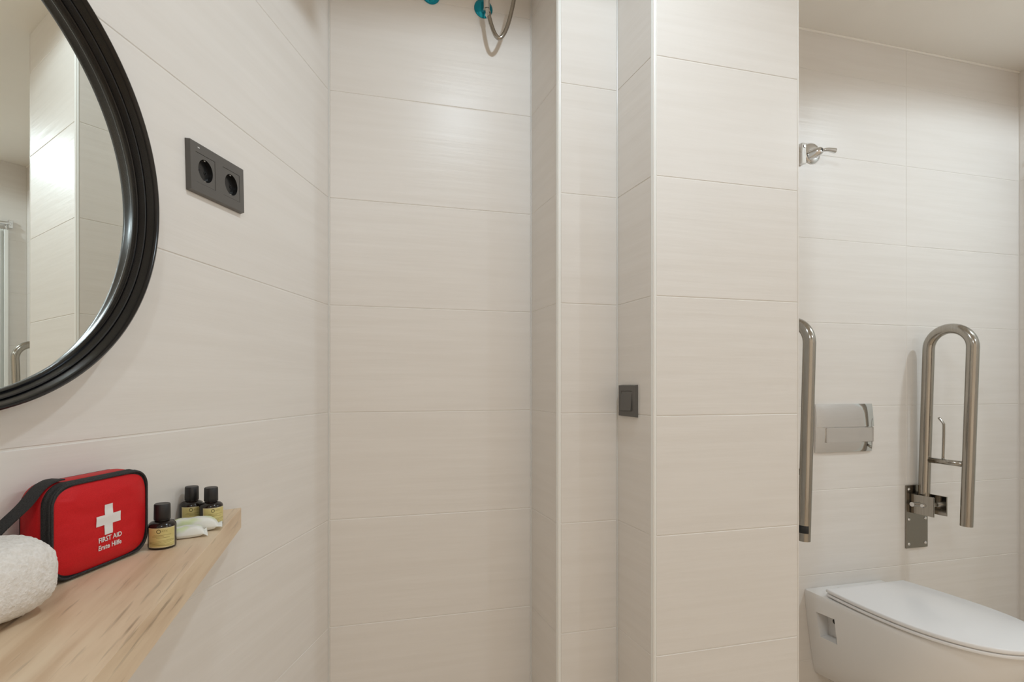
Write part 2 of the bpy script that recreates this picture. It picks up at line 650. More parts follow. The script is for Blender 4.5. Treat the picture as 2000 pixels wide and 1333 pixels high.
# puffed front panel
bm = bmesh.new()
NX, NZ = 44, 36
grid = {}
wv, hv = BW - 0.007, BH - 0.007
ol = []
for i in range(NX + 1):
    for j in range(NZ + 1):
        u, v = i / NX * 2 - 1, j / NZ * 2 - 1
        # squircle-like mapping keeps rounded corners
        e_ = 5.0
        mxv = max(abs(u), abs(v))
        nrm = (abs(u) ** e_ + abs(v) ** e_) ** (1 / e_)
        f_ = mxv / nrm if nrm > 1e-9 else 1.0
        x, z = u * f_ * wv / 2, v * f_ * hv / 2
        edge = 1 - mxv
        bul = 0.0075 * (1 - (1 - min(1, edge * 2.4)) ** 2)
        wr_ = 0.0011 * noise.noise(Vector((u * 2.2, v * 5.0, 1.7)))
        wr_ += 0.0009 * math.exp(-((u + 1) / 0.18) ** 2) * math.sin(v * 26 + 2 * math.sin(v * 7)) * min(1, edge * 8)
        y = 0.0015 - bul + wr_ * min(1, edge * 6)
        grid[i, j] = bm.verts.new((x + BW / 2, y, z + BH / 2 + 0.0008))
for i in range(NX):
    for j in range(NZ):
        bm.faces.new((grid[i, j], grid[i + 1, j], grid[i + 1, j + 1], grid[i, j + 1]))
fp = build('front_panel', bm, M['red'], t, smooth=True)


def frame_tube(name, w_, h_, r_, y, rad, m_):
    bm = bmesh.new()
    pts = off_outline(w_, h_, r_, 10)
    n = len(pts)
    rows = []
    for k in range(n):
        x, z = pts[k]
        xa, za = pts[k - 1]
        xb, zb = pts[(k + 1) % n]
        tx, tz = xb - xa, zb - za
        L_ = math.hypot(tx, tz)
        nx, nz_ = tz / L_, -tx / L_
        rows.append([bm.verts.new((x + nx * rad * math.cos(q), y + rad * math.sin(q), z + nz_ * rad * math.cos(q))) for q in [2 * PI * s / 8 for s in range(8)]])
    for k in range(n):
        for s in range(8):
            bm.faces.new((rows[k][s], rows[k][(s + 1) % 8], rows[(k + 1) % n][(s + 1) % 8], rows[(k + 1) % n][s]))
    return build(name, bm, m_, t, smooth=True)


frame_tube('piping', BW - 0.006, BH - 0.006, RC - 0.003, 0.0, 0.0016, M['webbing'])
frame_tube('piping', BW - 0.004, BH - 0.004, RC, BD - 0.004, 0.0013, M['webbing'])


def conform(me, x0, z0, lift=0.0006):
    """bend a flat print (x, y of the mesh) onto the puffed panel"""
    for v in me.vertices:
        x, z = x0 + v.co.x, z0 + v.co.y
        u, w_ = (x - BW / 2) / (wv / 2), (z - 0.0008 - BH / 2) / (hv / 2)
        edge = 1 - max(abs(u), abs(w_))
        bul = 0.0075 * (1 - (1 - min(1, edge * 2.4)) ** 2)
        wr_ = 0.0011 * noise.noise(Vector((u * 2.2, w_ * 5.0, 1.7)))
        v.co = (x, 0.0015 - bul + wr_ * min(1, edge * 6) - lift - (v.co.z + 0.0004) * 0.3, z)


bm = bmesh.new()
# white cross from small squares so that it can follow the panel
CA, CW = 0.0195, 0.0065
for i in range(-6, 6):
    for j in range(-6, 6):
        xa, xb, za, zb = i / 6 * CA, (i + 1) / 6 * CA, j / 6 * CA, (j + 1) / 6 * CA
        cx_, cz_ = (xa + xb) / 2, (za + zb) / 2
        if abs(cx_) < CW or abs(cz_) < CW:
            bm.faces.new([bm.verts.new(p) for p in ((xa, za, 0), (xb, za, 0), (xb, zb, 0), (xa, zb, 0))])
bmesh.ops.remove_doubles(bm, verts=bm.verts, dist=1e-6)
me = D.meshes.new('cross')
bm.to_mesh(me)
bm.free()
conform(me, 0.0775, 0.0635)
link('cross', me, M['print'], t)
for s_, zz in (('FIRST AID', 0.0385), ('Erste Hilfe', 0.0285)):
    me = text_mesh(s_, 0.0088, 0.0003, True)
    conform(me, 0.0800, zz)
    link('lettering', me, M['print'], t)

# shoulder strap: webbing ribbon
bm = bmesh.new()
path = spline([(0.034, 0.024, BH + 0.0030), (0.022, 0.024, BH + 0.0026), (0.007, 0.024, BH - 0.0040), (-0.012, 0.022, BH - 0.020), (-0.032, 0.034, BH - 0.044),
               (-0.055, 0.044, BH - 0.072), (-0.082, 0.0475, BH - 0.100), (-0.110, 0.0475, 0.0035), (-0.135, 0.0475, 0.0018), (-0.165, 0.0465, 0.0018)], 8)
hw, th_ = 0.0098, 0.0008
rows = []
for k, p in enumerate(path):
    q = path[min(k + 1, len(path) - 1)] - path[max(k - 1, 0)]
    q.normalize()
    s_ = Vector((0, 1, 0))
    n_ = s_.cross(q).normalized()
    rows.append([bm.verts.new(p + s_ * a_ + n_ * b_) for a_, b_ in ((-hw, -th_), (hw, -th_), (hw, th_), (-hw, th_))])
for i in range(len(rows) - 1):
    for k in range(4):
        bm.faces.new((rows[i][k], rows[i][(k + 1) % 4], rows[i + 1][(k + 1) % 4], rows[i + 1][k]))
bm.faces.new(rows[0][::-1])
bm.faces.new(rows[-1])
build('strap', bm, M['webbing'], t, angle=50)

# ------------------------------------------------------------------ toiletry bottles
BR = 0.0188


def bend(me, ang0, rad, z0):
    for v in me.vertices:
        a_ = ang0 + v.co.x / rad
        r_ = rad + v.co.z * 0.4
        v.co = (math.sin(a_) * r_, -math.cos(a_) * r_, z0 + v.co.y)


def bent_patch(x0, x1, y0, y1, n=14):
    bm = bmesh.new()
    lo = [bm.verts.new((x0 + (x1 - x0) * k / n, y0, 0)) for k in range(n + 1)]
    hi = [bm.verts.new((x0 + (x1 - x0) * k / n, y1, 0)) for k in range(n + 1)]
    for k in range(n):
        bm.faces.new((lo[k], lo[k + 1], hi[k + 1], hi[k]))
    me = D.meshes.new('patch')
    bm.to_mesh(me)
    bm.free()
    return me


def strip(pts, wd):
    bm = bmesh.new()
    n = len(pts)
    lo, hi = [], []
    for k, (x, y) in enumerate(pts):
        lo.append(bm.verts.new((x, y - wd / 2, 0)))
        hi.append(bm.verts.new((x, y + wd / 2, 0)))
    for k in range(n - 1):
        bm.faces.new((lo[k], lo[k + 1], hi[k + 1], hi[k]))
    me = D.meshes.new('line')
    bm.to_mesh(me)
    bm.free()
    return me


def ring_patch(x, y, r0, r1, n=24):
    bm = bmesh.new()
    a_ = [bm.verts.new((x + r0 * math.cos(2 * PI * k / n), y + r0 * math.sin(2 * PI * k / n), 0)) for k in range(n)]
    b_ = [bm.verts.new((x + r1 * math.cos(2 * PI * k / n), y + r1 * math.sin(2 * PI * k / n), 0)) for k in range(n)]
    for k in range(n):
        bm.faces.new((a_[k], a_[(k + 1) % n], b_[(k + 1) % n], b_[k]))
    me = D.meshes.new('emblem')
    bm.to_mesh(me)
    bm.free()
    return me


def make_bottle(label, loc, rz):
    t = thing('toiletry_bottle', label, 'bottle', loc, rz, 'toiletry bottles on the oak shelf')
    bm = bmesh.new()
    lathe(bm, [(0.0, 0.0003), (BR - 0.0022, 0.0003), (BR - 0.0006, 0.0010), (BR, 0.0030), (BR, 0.0320), (BR - 0.0008, 0.0348), (BR - 0.0030, 0.0372),
               (BR - 0.0065, 0.0388), (0.0095, 0.0398), (0.0092, 0.0412), (0.0, 0.0412)], 40)
    build('body', bm, M['bottle'], t, angle=50)
    bm = bmesh.new()
    lathe(bm, [(0.0, 0.0408), (0.0106, 0.0408), (0.0112, 0.0414), (0.0109, 0.0625), (0.0101, 0.0638), (0.0, 0.0640)], 40)
    build('cap', bm, M['cap'], t, angle=50)
    r_ = BR + 0.00025
    a0 = 0.0
    me = bent_patch(-0.0172, 0.0225, 0.0035, 0.0318, 24)
    bend(me, a0, r_, 0)
    lab = link('label', me, M['label_edge'], t, True)
    lab['label'] = 'olive yellow paper label with pale border'
    me = bent_patch(-0.0155, 0.0210, 0.0048, 0.0304, 24)
    bend(me, a0, r_ + 0.00012, 0)
    link('label_field', me, M['label'], lab, True)
    me = ring_patch(-0.0010, 0.0270, 0.0021, 0.0030)
    bend(me, a0, r_ + 0.00025, 0)
    link('emblem', me, M['ink'], lab)
    me = text_mesh('AYX', 0.0040, 0.0)
    for v in me.vertices:
        v.co.x += 0.0068
        v.co.y += 0.0270
    bend(me, a0, r_ + 0.00025, 0)
    link('lettering', me, M['ink_pale'], lab)
    bm = bmesh.new()
    for q in range(6):
        pts = [(-0.0150 + 0.0355 * k / 20, 0.0060 + 0.0013 * q + 0.0008 * math.sin(k / 20 * 5 + q * 0.9) + 0.0016 * (k / 20) ** 2 * (q > 2)) for k in range(21)]
        mm = strip(pts, 0.00035)
        bm.from_mesh(mm)
    me = D.meshes.new('waves')
    bm.to_mesh(me)
    bm.free()
    bend(me, a0, r_ + 0.00025, 0)
    link('wave_lines', me, M['ink_pale'], lab)
    bm = bmesh.new()
    for yy, x0, x1 in ((0.0215, -0.008, 0.016), (0.0195, -0.010, 0.006), (0.0178, -0.004, 0.014)):
        mm = strip([(x0 + (x1 - x0) * k / 10, yy) for k in range(11)], 0.0005)
        bm.from_mesh(mm)
    me = D.meshes.new('rules')
    bm.to_mesh(me)
    bm.free()
    bend(me, a0, r_ + 0.00025, 0)
    link('rule_lines', me, M['ink_pale'], lab)
    return t


make_bottle('black capped amber bottle with olive label standing right beside the red bag', (-0.2365, 0.8720, SH), R(4))
make_bottle('black capped amber bottle at the back against the wall, left of its twin', (-0.2270, 1.0065, SH), R(12))
make_bottle('black capped amber bottle closest to the far tip of the oak shelf', (-0.1930, 0.9895, SH), R(22))


# ------------------------------------------------------------------ wrapped soaps
def make_soap(label, loc, rz, L_, W_, H_, pitch=0.0, roll=0.0, seed=0):
    t = thing('wrapped_soap', label, 'soap', loc, rz, 'wrapped soaps on the oak shelf')
    t.rotation_euler = (roll, pitch, rz)
    nx, ny = 30, 16
    bm = bmesh.new()
    top, bot = {}, {}
    for i in range(nx + 1):
        for j in range(ny + 1):
            u, v = i / nx * 2 - 1, j / ny * 2 - 1
            fin = max(0.0, (abs(u) - 0.78) / 0.22)             # flat crimped ends
            body = (1 - abs(u / 0.84) ** 4) if abs(u) < 0.84 else 0
            hh = H_ * max(0.0, body) ** 0.5 * max(0.0, 1 - abs(v) ** 5) ** 0.5
            k_ = noise.noise(Vector((u * 3 + seed, v * 3, seed * 1.3))) * 0.0012
            wy = W_ * (1 - 0.10 * (1 - fin) + 0.04 * fin)
            x, y = u * L_, v * wy
            zz = 0.30 * H_ + fin * (0.0016 * math.sin(v * 9 + seed) + 0.002 * math.copysign(1, u) * v)
            top[i, j] = bm.verts.new((x, y, max(zz + 0.0003, 0.70 * hh + zz * fin + (0.30 * H_) * (1 - fin) + k_)))
            bot[i, j] = bm.verts.new((x, y, max(0.0003, zz - 0.0003 if fin > 0 else 0.30 * H_ - 0.30 * hh)))
    for d, rev in ((top, False), (bot, True)):
        for i in range(nx):
            for j in range(ny):
                q = (d[i, j], d[i + 1, j], d[i + 1, j + 1], d[i, j + 1])
                bm.faces.new(q[::-1] if rev else q)
    for i in range(nx):
        for j in (0, ny):
            bm.faces.new((top[i, j], top[i + 1, j], bot[i + 1, j], bot[i, j]))
    for j in range(ny):
        for i in (0, nx):
            bm.faces.new((top[i, j], top[i, j + 1], bot[i, j + 1], bot[i, j]))
    build('wrapper', bm, M['wrap'], t, smooth=True)
    bm = bmesh.new()
    pts = [(-L_ * 0.70 + L_ * 1.4 * k / 14, W_ * 0.30, 1.012 * H_ + 0.0006) for k in range(15)]
    for k in range(14):
        a_, b_ = Vector(pts[k]), Vector(pts[k + 1])
        bm.faces.new([bm.verts.new(p) for p in (a_, b_, b_ + Vector((0, 0.003, -0.0001)), a_ + Vector((0, 0.003, -0.0001)))])
    return t


make_soap('white and green wrapped soap nearest the bottle beside the red bag', (-0.2150, 0.9165, SH + 0.0004), R(15), 0.030, 0.0140, 0.017, seed=1)
make_soap('white and green wrapped soap lying behind, its crimped end at the shelf edge', (-0.2120, 0.9500, SH + 0.0006), R(10), 0.043, 0.0130, 0.022, seed=4)

# ------------------------------------------------------------------ rolled towel
tw = on_left(0.998, 0.0850, SH)
bm = bmesh.new()
nu, nv = 96, 72
vs = {}
AX, RY, RZ = 0.092, 0.049, 0.0415
for i in range(nv + 1):
    ph = -PI / 2 + PI * i / nv
    for j in range(nu):
        th = 2 * PI * j / nu
        sp = lambda v_, e_: math.copysign(abs(v_) ** e_, v_)
        c_ = Vector((AX * sp(math.sin(ph), 0.45), RY * sp(math.cos(ph), 0.45) * sp(math.cos(th), 0.8), RZ * sp(math.cos(ph), 0.45) * sp(math.sin(th), 0.8)))
        d_ = noise.noise(c_ * 45) * 0.0016 + noise.noise(c_ * 190) * 0.0011 + noise.noise(c_ * 420) * 0.0007
        n_ = Vector((c_.x / AX ** 2, c_.y / RY ** 2, c_.z / RZ ** 2)).normalized()
        c_ = c_ + n_ * d_
        c_.z = max(c_.z + RZ, 0.0004)
        vs[i, j] = bm.verts.new(c_)
for i in range(nv):
    for j in range(nu):
        bm.faces.new((vs[i, j], vs[i, (j + 1) % nu], vs[i + 1, (j + 1) % nu], vs[i + 1, j]))
bmesh.ops.remove_doubles(bm, verts=bm.verts, dist=1e-6)
o = build('rolled_towel', bm, M['terry'], None, smooth=True)
o.location = tw
o.rotation_euler = (0, 0, ANG_L)
tag(o, 'rolled fluffy white terry towel on the oak shelf before the red bag', 'towel')

# ------------------------------------------------------------------ double socket on the left wall
t = thing('double_socket', 'anthracite double power socket on the left wall right of the mirror', 'socket', on_left(0.489, 0.0002, 1.5505), ANG_L)
t.rotation_euler = (0, R(-2.3), ANG_L)


def plate_front(bm, w_, h_, holes, y_front, y_back, bev=0.002):
    """a plate in xz with rectangular openings"""
    xs = sorted({-w_ / 2, w_ / 2, *[v for hx in holes for v in (hx[0], hx[1])]})
    zs = sorted({-h_ / 2, h_ / 2, *[v for hx in holes for v in (hx[2], hx[3])]})
    for i in range(len(xs) - 1):
        for j in range(len(zs) - 1):
            cx_, cz_ = (xs[i] + xs[i + 1]) / 2, (zs[j] + zs[j + 1]) / 2
            if any(h0 < cx_ < h1 and z0 < cz_ < z1 for h0, h1, z0, z1 in holes):
                continue
            bm.faces.new([bm.verts.new((x, y_front, z)) for x, z in ((xs[i], zs[j]), (xs[i + 1], zs[j]), (xs[i + 1], zs[j + 1]), (xs[i], zs[j + 1]))])
    bmesh.ops.remove_doubles(bm, verts=bm.verts, dist=1e-6)
    be = [e_ for e_ in bm.edges if e_.is_boundary]
    g = bmesh.ops.extrude_edge_only(bm, edges=be)
    for v in g['geom']:
        if isinstance(v, bmesh.types.BMVert):
            v.co.y = y_back
            # outer edge flares a little
    return bm


SW, SHT = 0.158, 0.089
bm = bmesh.new()
hl = [(-0.0375 - 0.0265, -0.0375 + 0.0265, -0.0265, 0.0265), (0.0375 - 0.0265, 0.0375 + 0.0265, -0.0265, 0.0265)]
plate_front(bm, SW - 0.003, SHT - 0.003, hl, -0.0095, -0.0001)
for v in bm.verts:
    if v.co.y > -0.001:
        if abs(abs(v.co.x) - (SW - 0.003) / 2) < 1e-5:
            v.co.x = math.copysign(SW / 2, v.co.x)
        if abs(abs(v.co.z) - (SHT - 0.003) / 2) < 1e-5:
            v.co.z = math.copysign(SHT / 2, v.co.z)
build('cover_plate', bm, M['anthracite'], t)
for sx in (-0.0375, 0.0375):
    # insert with a round opening
    bm = bmesh.new()
    n = 40
    sq, ci, dp = [], [], []
    hs = 0.0259
    for k in range(n):
        a_ = 2 * PI * k / n
        c_, s_ = math.cos(a_), math.sin(a_)
        mx_ = max(abs(c_), abs(s_))
        sq.append(bm.verts.new((sx + c_ / mx_ * hs, -0.0090, s_ / mx_ * hs)))
        ci.append(bm.verts.new((sx + 0.0198 * c_, -0.0090, 0.0198 * s_)))
        dp.append(bm.verts.new((sx + c_ / mx_ * hs, -0.0002, s_ / mx_ * hs)))
    for k in range(n):
        bm.faces.new((sq[k], sq[(k + 1) % n], ci[(k + 1) % n], ci[k]))
        bm.faces.new((sq[k], sq[(k + 1) % n], dp[(k + 1) % n], dp[k]))
    ins = build('socket_insert', bm, M['anthracite'], t)
    bm = bmesh.new()
    lathe(bm, [(0.0198, 0.0090), (0.0190, 0.0005), (0.0, 0.0005)], 40, '-y', (sx, 0, 0))
    build('socket_well', bm, M['socket_black'], ins, angle=40)
    bm = bmesh.new()
    for px_ in (-0.0095, 0.0095):
        lathe(bm, [(0.0032, 0.0006), (0.0032, 0.0016), (0.0024, 0.0016), (0.0024, 0.0007)], 14, '-y', (sx + px_, 0, 0))
    build('pin_holes', bm, M['rubber'], ins)
    for sz in (-1, 1):
        bm = bmesh.new()
        box(bm, sx - 0.0022, sx + 0.0022, -0.0075, -0.0012, sz * 0.0184 - 0.0008, sz * 0.0184 + 0.0008, 0.0004, 1)
        build('earth_clip', bm, M['chrome'], ins)
bm = bmesh.new()
box(bm, -0.0585, -0.0535, -0.0098, -0.0094, 0.0345, 0.0362)
build('marking', bm, M['print'], t)

# ------------------------------------------------------------------ light switch on the pier's side
t = thing('light_switch', 'anthracite rocker light switch on the narrow side of the stepped pier', 'switch', (X_2 - 0.0002, 1.2772, 1.1180), R(-90))
bm = bmesh.new()
w_, h_ = 0.082, 0.0855
plate_front(bm, w_ - 0.003, h_ - 0.003, [(-0.0265, 0.0265, -0.0265, 0.0265)], -0.0090, -0.0001)
for v in bm.verts:
    if v.co.y > -0.001:
        if abs(abs(v.co.x) - (w_ - 0.003) / 2) < 1e-5:
            v.co.x = math.copysign(w_ / 2, v.co.x)
        if abs(abs(v.co.z) - (h_ - 0.003) / 2) < 1e-5:
            v.co.z = math.copysign(h_ / 2, v.co.z)
build('cover_plate', bm, M['anthracite'], t)
bm = bmesh.new()
vs = [bm.verts.new(p) for p in ((-0.0258, -0.0135, -0.0258), (0.0258, -0.0135, -0.0258), (0.0258, -0.0085, 0.0258), (-0.0258, -0.0085, 0.0258),
                                (-0.0258, -0.001, -0.0258), (0.0258, -0.001, -0.0258), (0.0258, -0.001, 0.0258), (-0.0258, -0.001, 0.0258))]
for f in ((0, 1, 2, 3), (7, 6, 5, 4), (0, 4, 5, 1), (1, 5, 6, 2), (2, 6, 7, 3), (3, 7, 4, 0)):
    bm.faces.new([vs[i] for i in f])
build('rocker', bm, M['anthracite'], t)

# ------------------------------------------------------------------ water valves with hoses high on the back wall
def rosette(bm, r_, dome):
    lathe(bm, [(0.0, dome), (r_ * 0.45, dome * 0.97), (r_ * 0.75, dome * 0.72), (r_ * 0.93, dome * 0.34), (r_, 0.002), (r_, 0.0003)], 36, '-y')


t = thing('water_valve', 'chrome angle valve with blue rosette and looping braided hose', 'valve', (0.452, Y_B, 2.288))
bm = bmesh.new()
rosette(bm, 0.0285, 0.010)
build('rosette', bm, M['blue'], t, angle=50)
bm = bmesh.new()
tube(bm, [(0.000, -0.009, -0.010), (0.000, -0.0345, -0.012)], 0.0075, 16)
tube(bm, [(0.000, -0.0345, -0.024), (0.001, -0.0345, 0.050)], 0.0092, 16)
build('valve_body', bm, M['chrome'], t, angle=50)
bm = bmesh.new()
tube(bm, [(0.0005, -0.036, -0.026), (0.0030, -0.0375, -0.0390), (0.0060, -0.039, -0.0480)], [0.0078, 0.0092, 0.0074], 6)
build('hose_nut', bm, M['chrome'], t)
bm = bmesh.new()
hp = spline([(0.0055, -0.039, -0.0460), (0.0125, -0.0465, -0.081), (0.0215, -0.0525, -0.108), (0.0325, -0.0555, -0.1175), (0.0450, -0.0575, -0.1050),
             (0.0580, -0.0565, -0.0755), (0.0700, -0.0545, -0.0317), (0.0790, -0.0515, 0.0095), (0.0870, -0.050, 0.065), (0.0880, -0.050, 0.1365)], 8)
tube(bm, hp, [0.0058 + 0.0004 * (k % 2) for k in range(len(hp))], 14)
hose = build('hose', bm, M['steel'], t, smooth=True)
bm = bmesh.new()
lathe(bm, [(0.0, 0.125), (0.014, 0.126), (0.022, 0.130), (0.024, 0.1368), (0.0, 0.1368)], 28, 'z', (0.088, -0.050, 0))
build('ceiling_cover', bm, M['chrome'], t, angle=50)

t = thing('water_valve', 'left blue rosette valve high on the back wall, mostly above the frame', 'valve', (0.293, Y_B, 2.300))
bm = bmesh.new()
rosette(bm, 0.0265, 0.018)
build('rosette', bm, M['blue'], t, angle=50)
bm = bmesh.new()
tube(bm, [(0, -0.016, 0.006), (0.001, -0.036, 0.010)], 0.0075, 16)
tube(bm, [(0.001, -0.036, 0.002), (0.001, -0.036, 0.056)], 0.0092, 16)
build('valve_body', bm, M['chrome'], t, angle=50)
bm = bmesh.new()
tube(bm, spline([(0.001, -0.036, 0.052), (0.004, -0.040, 0.080), (0.010, -0.044, 0.125)], 6), 0.0056, 12)
build('hose', bm, M['steel'], t, smooth=True)

# ------------------------------------------------------------------ chrome stop valve on the toilet wall
t = thing('stop_valve', 'chrome stop valve with lever on the wall high above the toilet', 'valve', (1.668, Y_B, 1.984))
bm = bmesh.new()
lathe(bm, [(0.0, 0.012), (0.020, 0.012), (0.030, 0.010), (0.0365, 0.004), (0.0375, 0.0003)], 36, '-y')
build('rosette', bm, M['chrome'], t, angle=50)
bm = bmesh.new()
tube(bm, [(-0.016, -0.006, -0.012), (-0.006, -0.024, -0.008), (0.000, -0.0375, -0.0040), (0.0008, -0.0420, -0.0030)], [0.0165, 0.0160, 0.0135, 0.0105], 20)
build('valve_body', bm, M['chrome'], t, angle=50)
bm = bmesh.new()
tube(bm, [(0.0008, -0.0415, -0.0031), (0.0011, -0.0432, -0.0026)], 0.0052, 16)
build('screw_cap', bm, M['rubber'], t)
bm = bmesh.new()
tube(bm, [(0.004, -0.0370, -0.0035), (0.024, -0.0430, -0.0010), (0.0535, -0.0450, -0.0030)], [0.0050, 0.0066, 0.0092], 14)
build('lever', bm, M['chrome'], t, angle=50)
bm = bmesh.new()
box(bm, -0.062, -0.042, -0.020, -0.0003, -0.0475, 0.0240, 0.002, 2)
br_ = build('wall_bracket', bm, M['chrome'], t)
bm = bmesh.new()
lathe(bm, [(0.0, 0.0225), (0.005, 0.0222), (0.006, 0.0200)], 16, '-y', (-0.050, 0, 0.013))
build('screw', bm, M['dark_steel'], br_)

# ------------------------------------------------------------------ flush plate
t = thing('flush_plate', 'chrome dual flush plate on the tiled wall above the toilet', 'flush plate', (1.809, Y_B, 1.005))
bm = bmesh.new()
HWD, ZT, ZB = 0.1285, 0.0865, -0.0865
pr = [(ZT, -0.0005), (ZT, -0.008), (0.075, -0.0115), (0.055, -0.0150), (0.032, -0.0175), (0.0045, -0.0190), (0.0035, -0.0180), (0.0035, -0.0130),
      (-0.020, -0.0135), (-0.055, -0.0120), (-0.080, -0.0090), (ZB, -0.0075), (ZB, -0.0005)]
nn_ = 24
rows = []
for z, y in pr:
    row = []
    for k in range(nn_ + 1):
        u = k / nn_ * 2 - 1
        bow = 1.0 - 0.35 * abs(u) ** 6
        row.append(bm.verts.new((u * HWD * (1.0 + (0.012 if 0 < z < 0.03 else 0)), y * bow if y < -0.001 else y, z)))
    rows.append(row)
for i in range(len(rows) - 1):
    for k in range(nn_):
        bm.faces.new((rows[i][k], rows[i][k + 1], rows[i + 1][k + 1], rows[i + 1][k]))
for k in (0, nn_):
    bm.faces.new([rows[i][k] for i in range(len(rows))])
bm.faces.new([rows[-1][k] for k in range(nn_ + 1)] + [rows[0][k] for k in range(nn_, -1, -1)])
build('plate', bm, M['chrome'], t, angle=35)
for nm, x0, x1 in (('flush_button', -0.090, 0.122),):
    bm = bmesh.new()
    box(bm, x0, x1, -0.0172, -0.0120, -0.0515, 0.0018, 0.0012, 2)
    build(nm, bm, M['chrome'], t)

# ------------------------------------------------------------------ wall-hung toilet
t = thing('toilet', 'white wall hung toilet with closed slim lid', 'toilet', (1.815, Y_B, 0.0))


def plan(wb_, wm_, yf, ym, n=40, pw=2.25):
    """half symmetric outline from the wall (y = -0.0005) to the front; returns (x, y) list, closed at the wall"""
    right = []
    for k in range(10):
        s = k / 10
        w__ = wb_ + (wm_ - wb_) * math.sin(s * PI / 2)
        right.append((w__, -0.0005 - s * ym))
    for k in range(n + 1):
        a_ = k / n * PI / 2
        right.append((wm_ * math.cos(a_) ** (2 / pw), -0.0005 - ym - (yf - ym) * math.sin(a_) ** (2 / pw)))
    left = [(-x, y) for x, y in right[:-1]][::-1]
    return right + left


def loft(bm, levels, cap_top=True, cap_bot=True):
    rows = [[bm.verts.new((x, y, z)) for x, y in pts] for pts, z in levels]
    n = len(rows[0])
    for i in range(len(rows) - 1):
        for k in range(n):
            bm.faces.new((rows[i][k], rows[i][(k + 1) % n], rows[i + 1][(k + 1) % n], rows[i + 1][k]))
    if cap_bot:
        bm.faces.new(rows[0])
    if cap_top:
        bm.faces.new(rows[-1][::-1])
    return rows


lv = []
for z, wb_, wm_, yf, ym in ((0.130, 0.122, 0.115, 0.225, 0.10), (0.140, 0.132, 0.128, 0.255, 0.12), (0.170, 0.140, 0.143, 0.320, 0.15), (0.215, 0.148, 0.158, 0.395, 0.19),
                            (0.270, 0.157, 0.171, 0.450, 0.215), (0.330, 0.166, 0.1795, 0.492, 0.235), (0.385, 0.173, 0.1845, 0.515, 0.250), (0.420, 0.1765, 0.1855, 0.524, 0.255),
                            (0.431, 0.1760, 0.1845, 0.523, 0.255), (0.4355, 0.1735, 0.1815, 0.520, 0.255), (0.437, 0.1690, 0.1770, 0.515, 0.255)):
    lv.append((plan(wb_, wm_, yf, ym), z))
bm = bmesh.new()
loft(bm, lv)
bowl = build('bowl', bm, M['ceramic'], t, angle=60)
# fixing recesses cut into both sides
cut = bmesh.new()
for sx in (-1, 1):
    pts = [(-0.042, 0.378), (-0.120, 0.384), (-0.124, 0.290), (-0.050, 0.284)]
    xo, xi = sx * 0.24, sx * 0.128
    a_ = [cut.verts.new((xo, y, z)) for y, z in pts]
    b_ = [cut.verts.new((xi, y * 0.9 - 0.008, 0.335 + (z - 0.335) * 0.82)) for y, z in pts]
    cut.faces.new(a_)
    cut.faces.new(b_[::-1])
    for k in range(4):
        cut.faces.new((a_[k], a_[(k + 1) % 4], b_[(k + 1) % 4], b_[k]))
bmesh.ops.recalc_face_normals(cut, faces=cut.faces)
cme = D.meshes.new('cut')
cut.to_mesh(cme)
cut.free()
co = D.objects.new('cut', cme)
COL.objects.link(co)
co.parent = t
bpy.context.view_layer.update()
bo = bowl.modifiers.new('cut', 'BOOLEAN')
bo.object = co
bo.operation = 'DIFFERENCE'
bo.solver = 'EXACT'
dg = bpy.context.evaluated_depsgraph_get()
nm = D.meshes.new_from_object(bowl.evaluated_get(dg))
bowl.modifiers.clear()
bowl.data = nm
D.objects.remove(co)
for p in nm.polygons:
    p.use_smooth = True
sharp_by_angle(nm, 38)
for sx in (-1, 1):
    bm = bmesh.new()
    tube(bm, [(sx * 0.122, -0.085, 0.352), (sx * 0.139, -0.085, 0.352)], [0.012, 0.009], 16)
    build('fixing_bolt', bm, M['rubber'], t)


def slab(name, outline, z0, z1, m_, rnd):
    bm = bmesh.new()
    n = len(outline)
    cx_ = sum(p[0] for p in outline) / n
    cy_ = sum(p[1] for p in outline) / n

    def shr(d):
        return [((x - cx_) * (1 - d / 0.19) + cx_, (y - cy_) * (1 - d / 0.24) + cy_) for x, y in outline]
    loft(bm, [(shr(rnd), z0), (shr(rnd * 0.25), z0 + rnd * 0.4), (outline, z0 + rnd), (outline, z1 - rnd), (shr(rnd * 0.3), z1 - rnd * 0.3), (shr(rnd), z1)])
    return build(name, bm, m_, t, angle=60)


def lid_outline(grow=0.0, yb=-0.078):
    right = [(0.168 + grow, yb)]
    for k in range(1, 12):
        s = k / 12
        right.append((0.170 + 0.017 * math.sin(s * PI / 2) + grow, yb - s * 0.20))
    for k in range(0, 41):
        a_ = k / 40 * PI / 2
        right.append(((0.187 + grow) * math.cos(a_) ** (2 / 2.3), yb - 0.20 - (0.275 + grow) * math.sin(a_) ** (2 / 2.3)))
    left = [(-x, y) for x, y in right[:-1]][::-1]
    return right + left


slab('seat_ring', lid_outline(0.0), 0.4405, 0.4505, M['seat'], 0.003)
slab('lid', lid_outline(0.0015), 0.4528, 0.4660, M['seat'], 0.004)
for sx in (-1, 1):
    bm = bmesh.new()
    tube(bm, [(sx * 0.075, -0.052, 0.4365), (sx * 0.075, -0.052, 0.447)], 0.011, 20)
    build('hinge', bm, M['chrome'], t, angle=50)


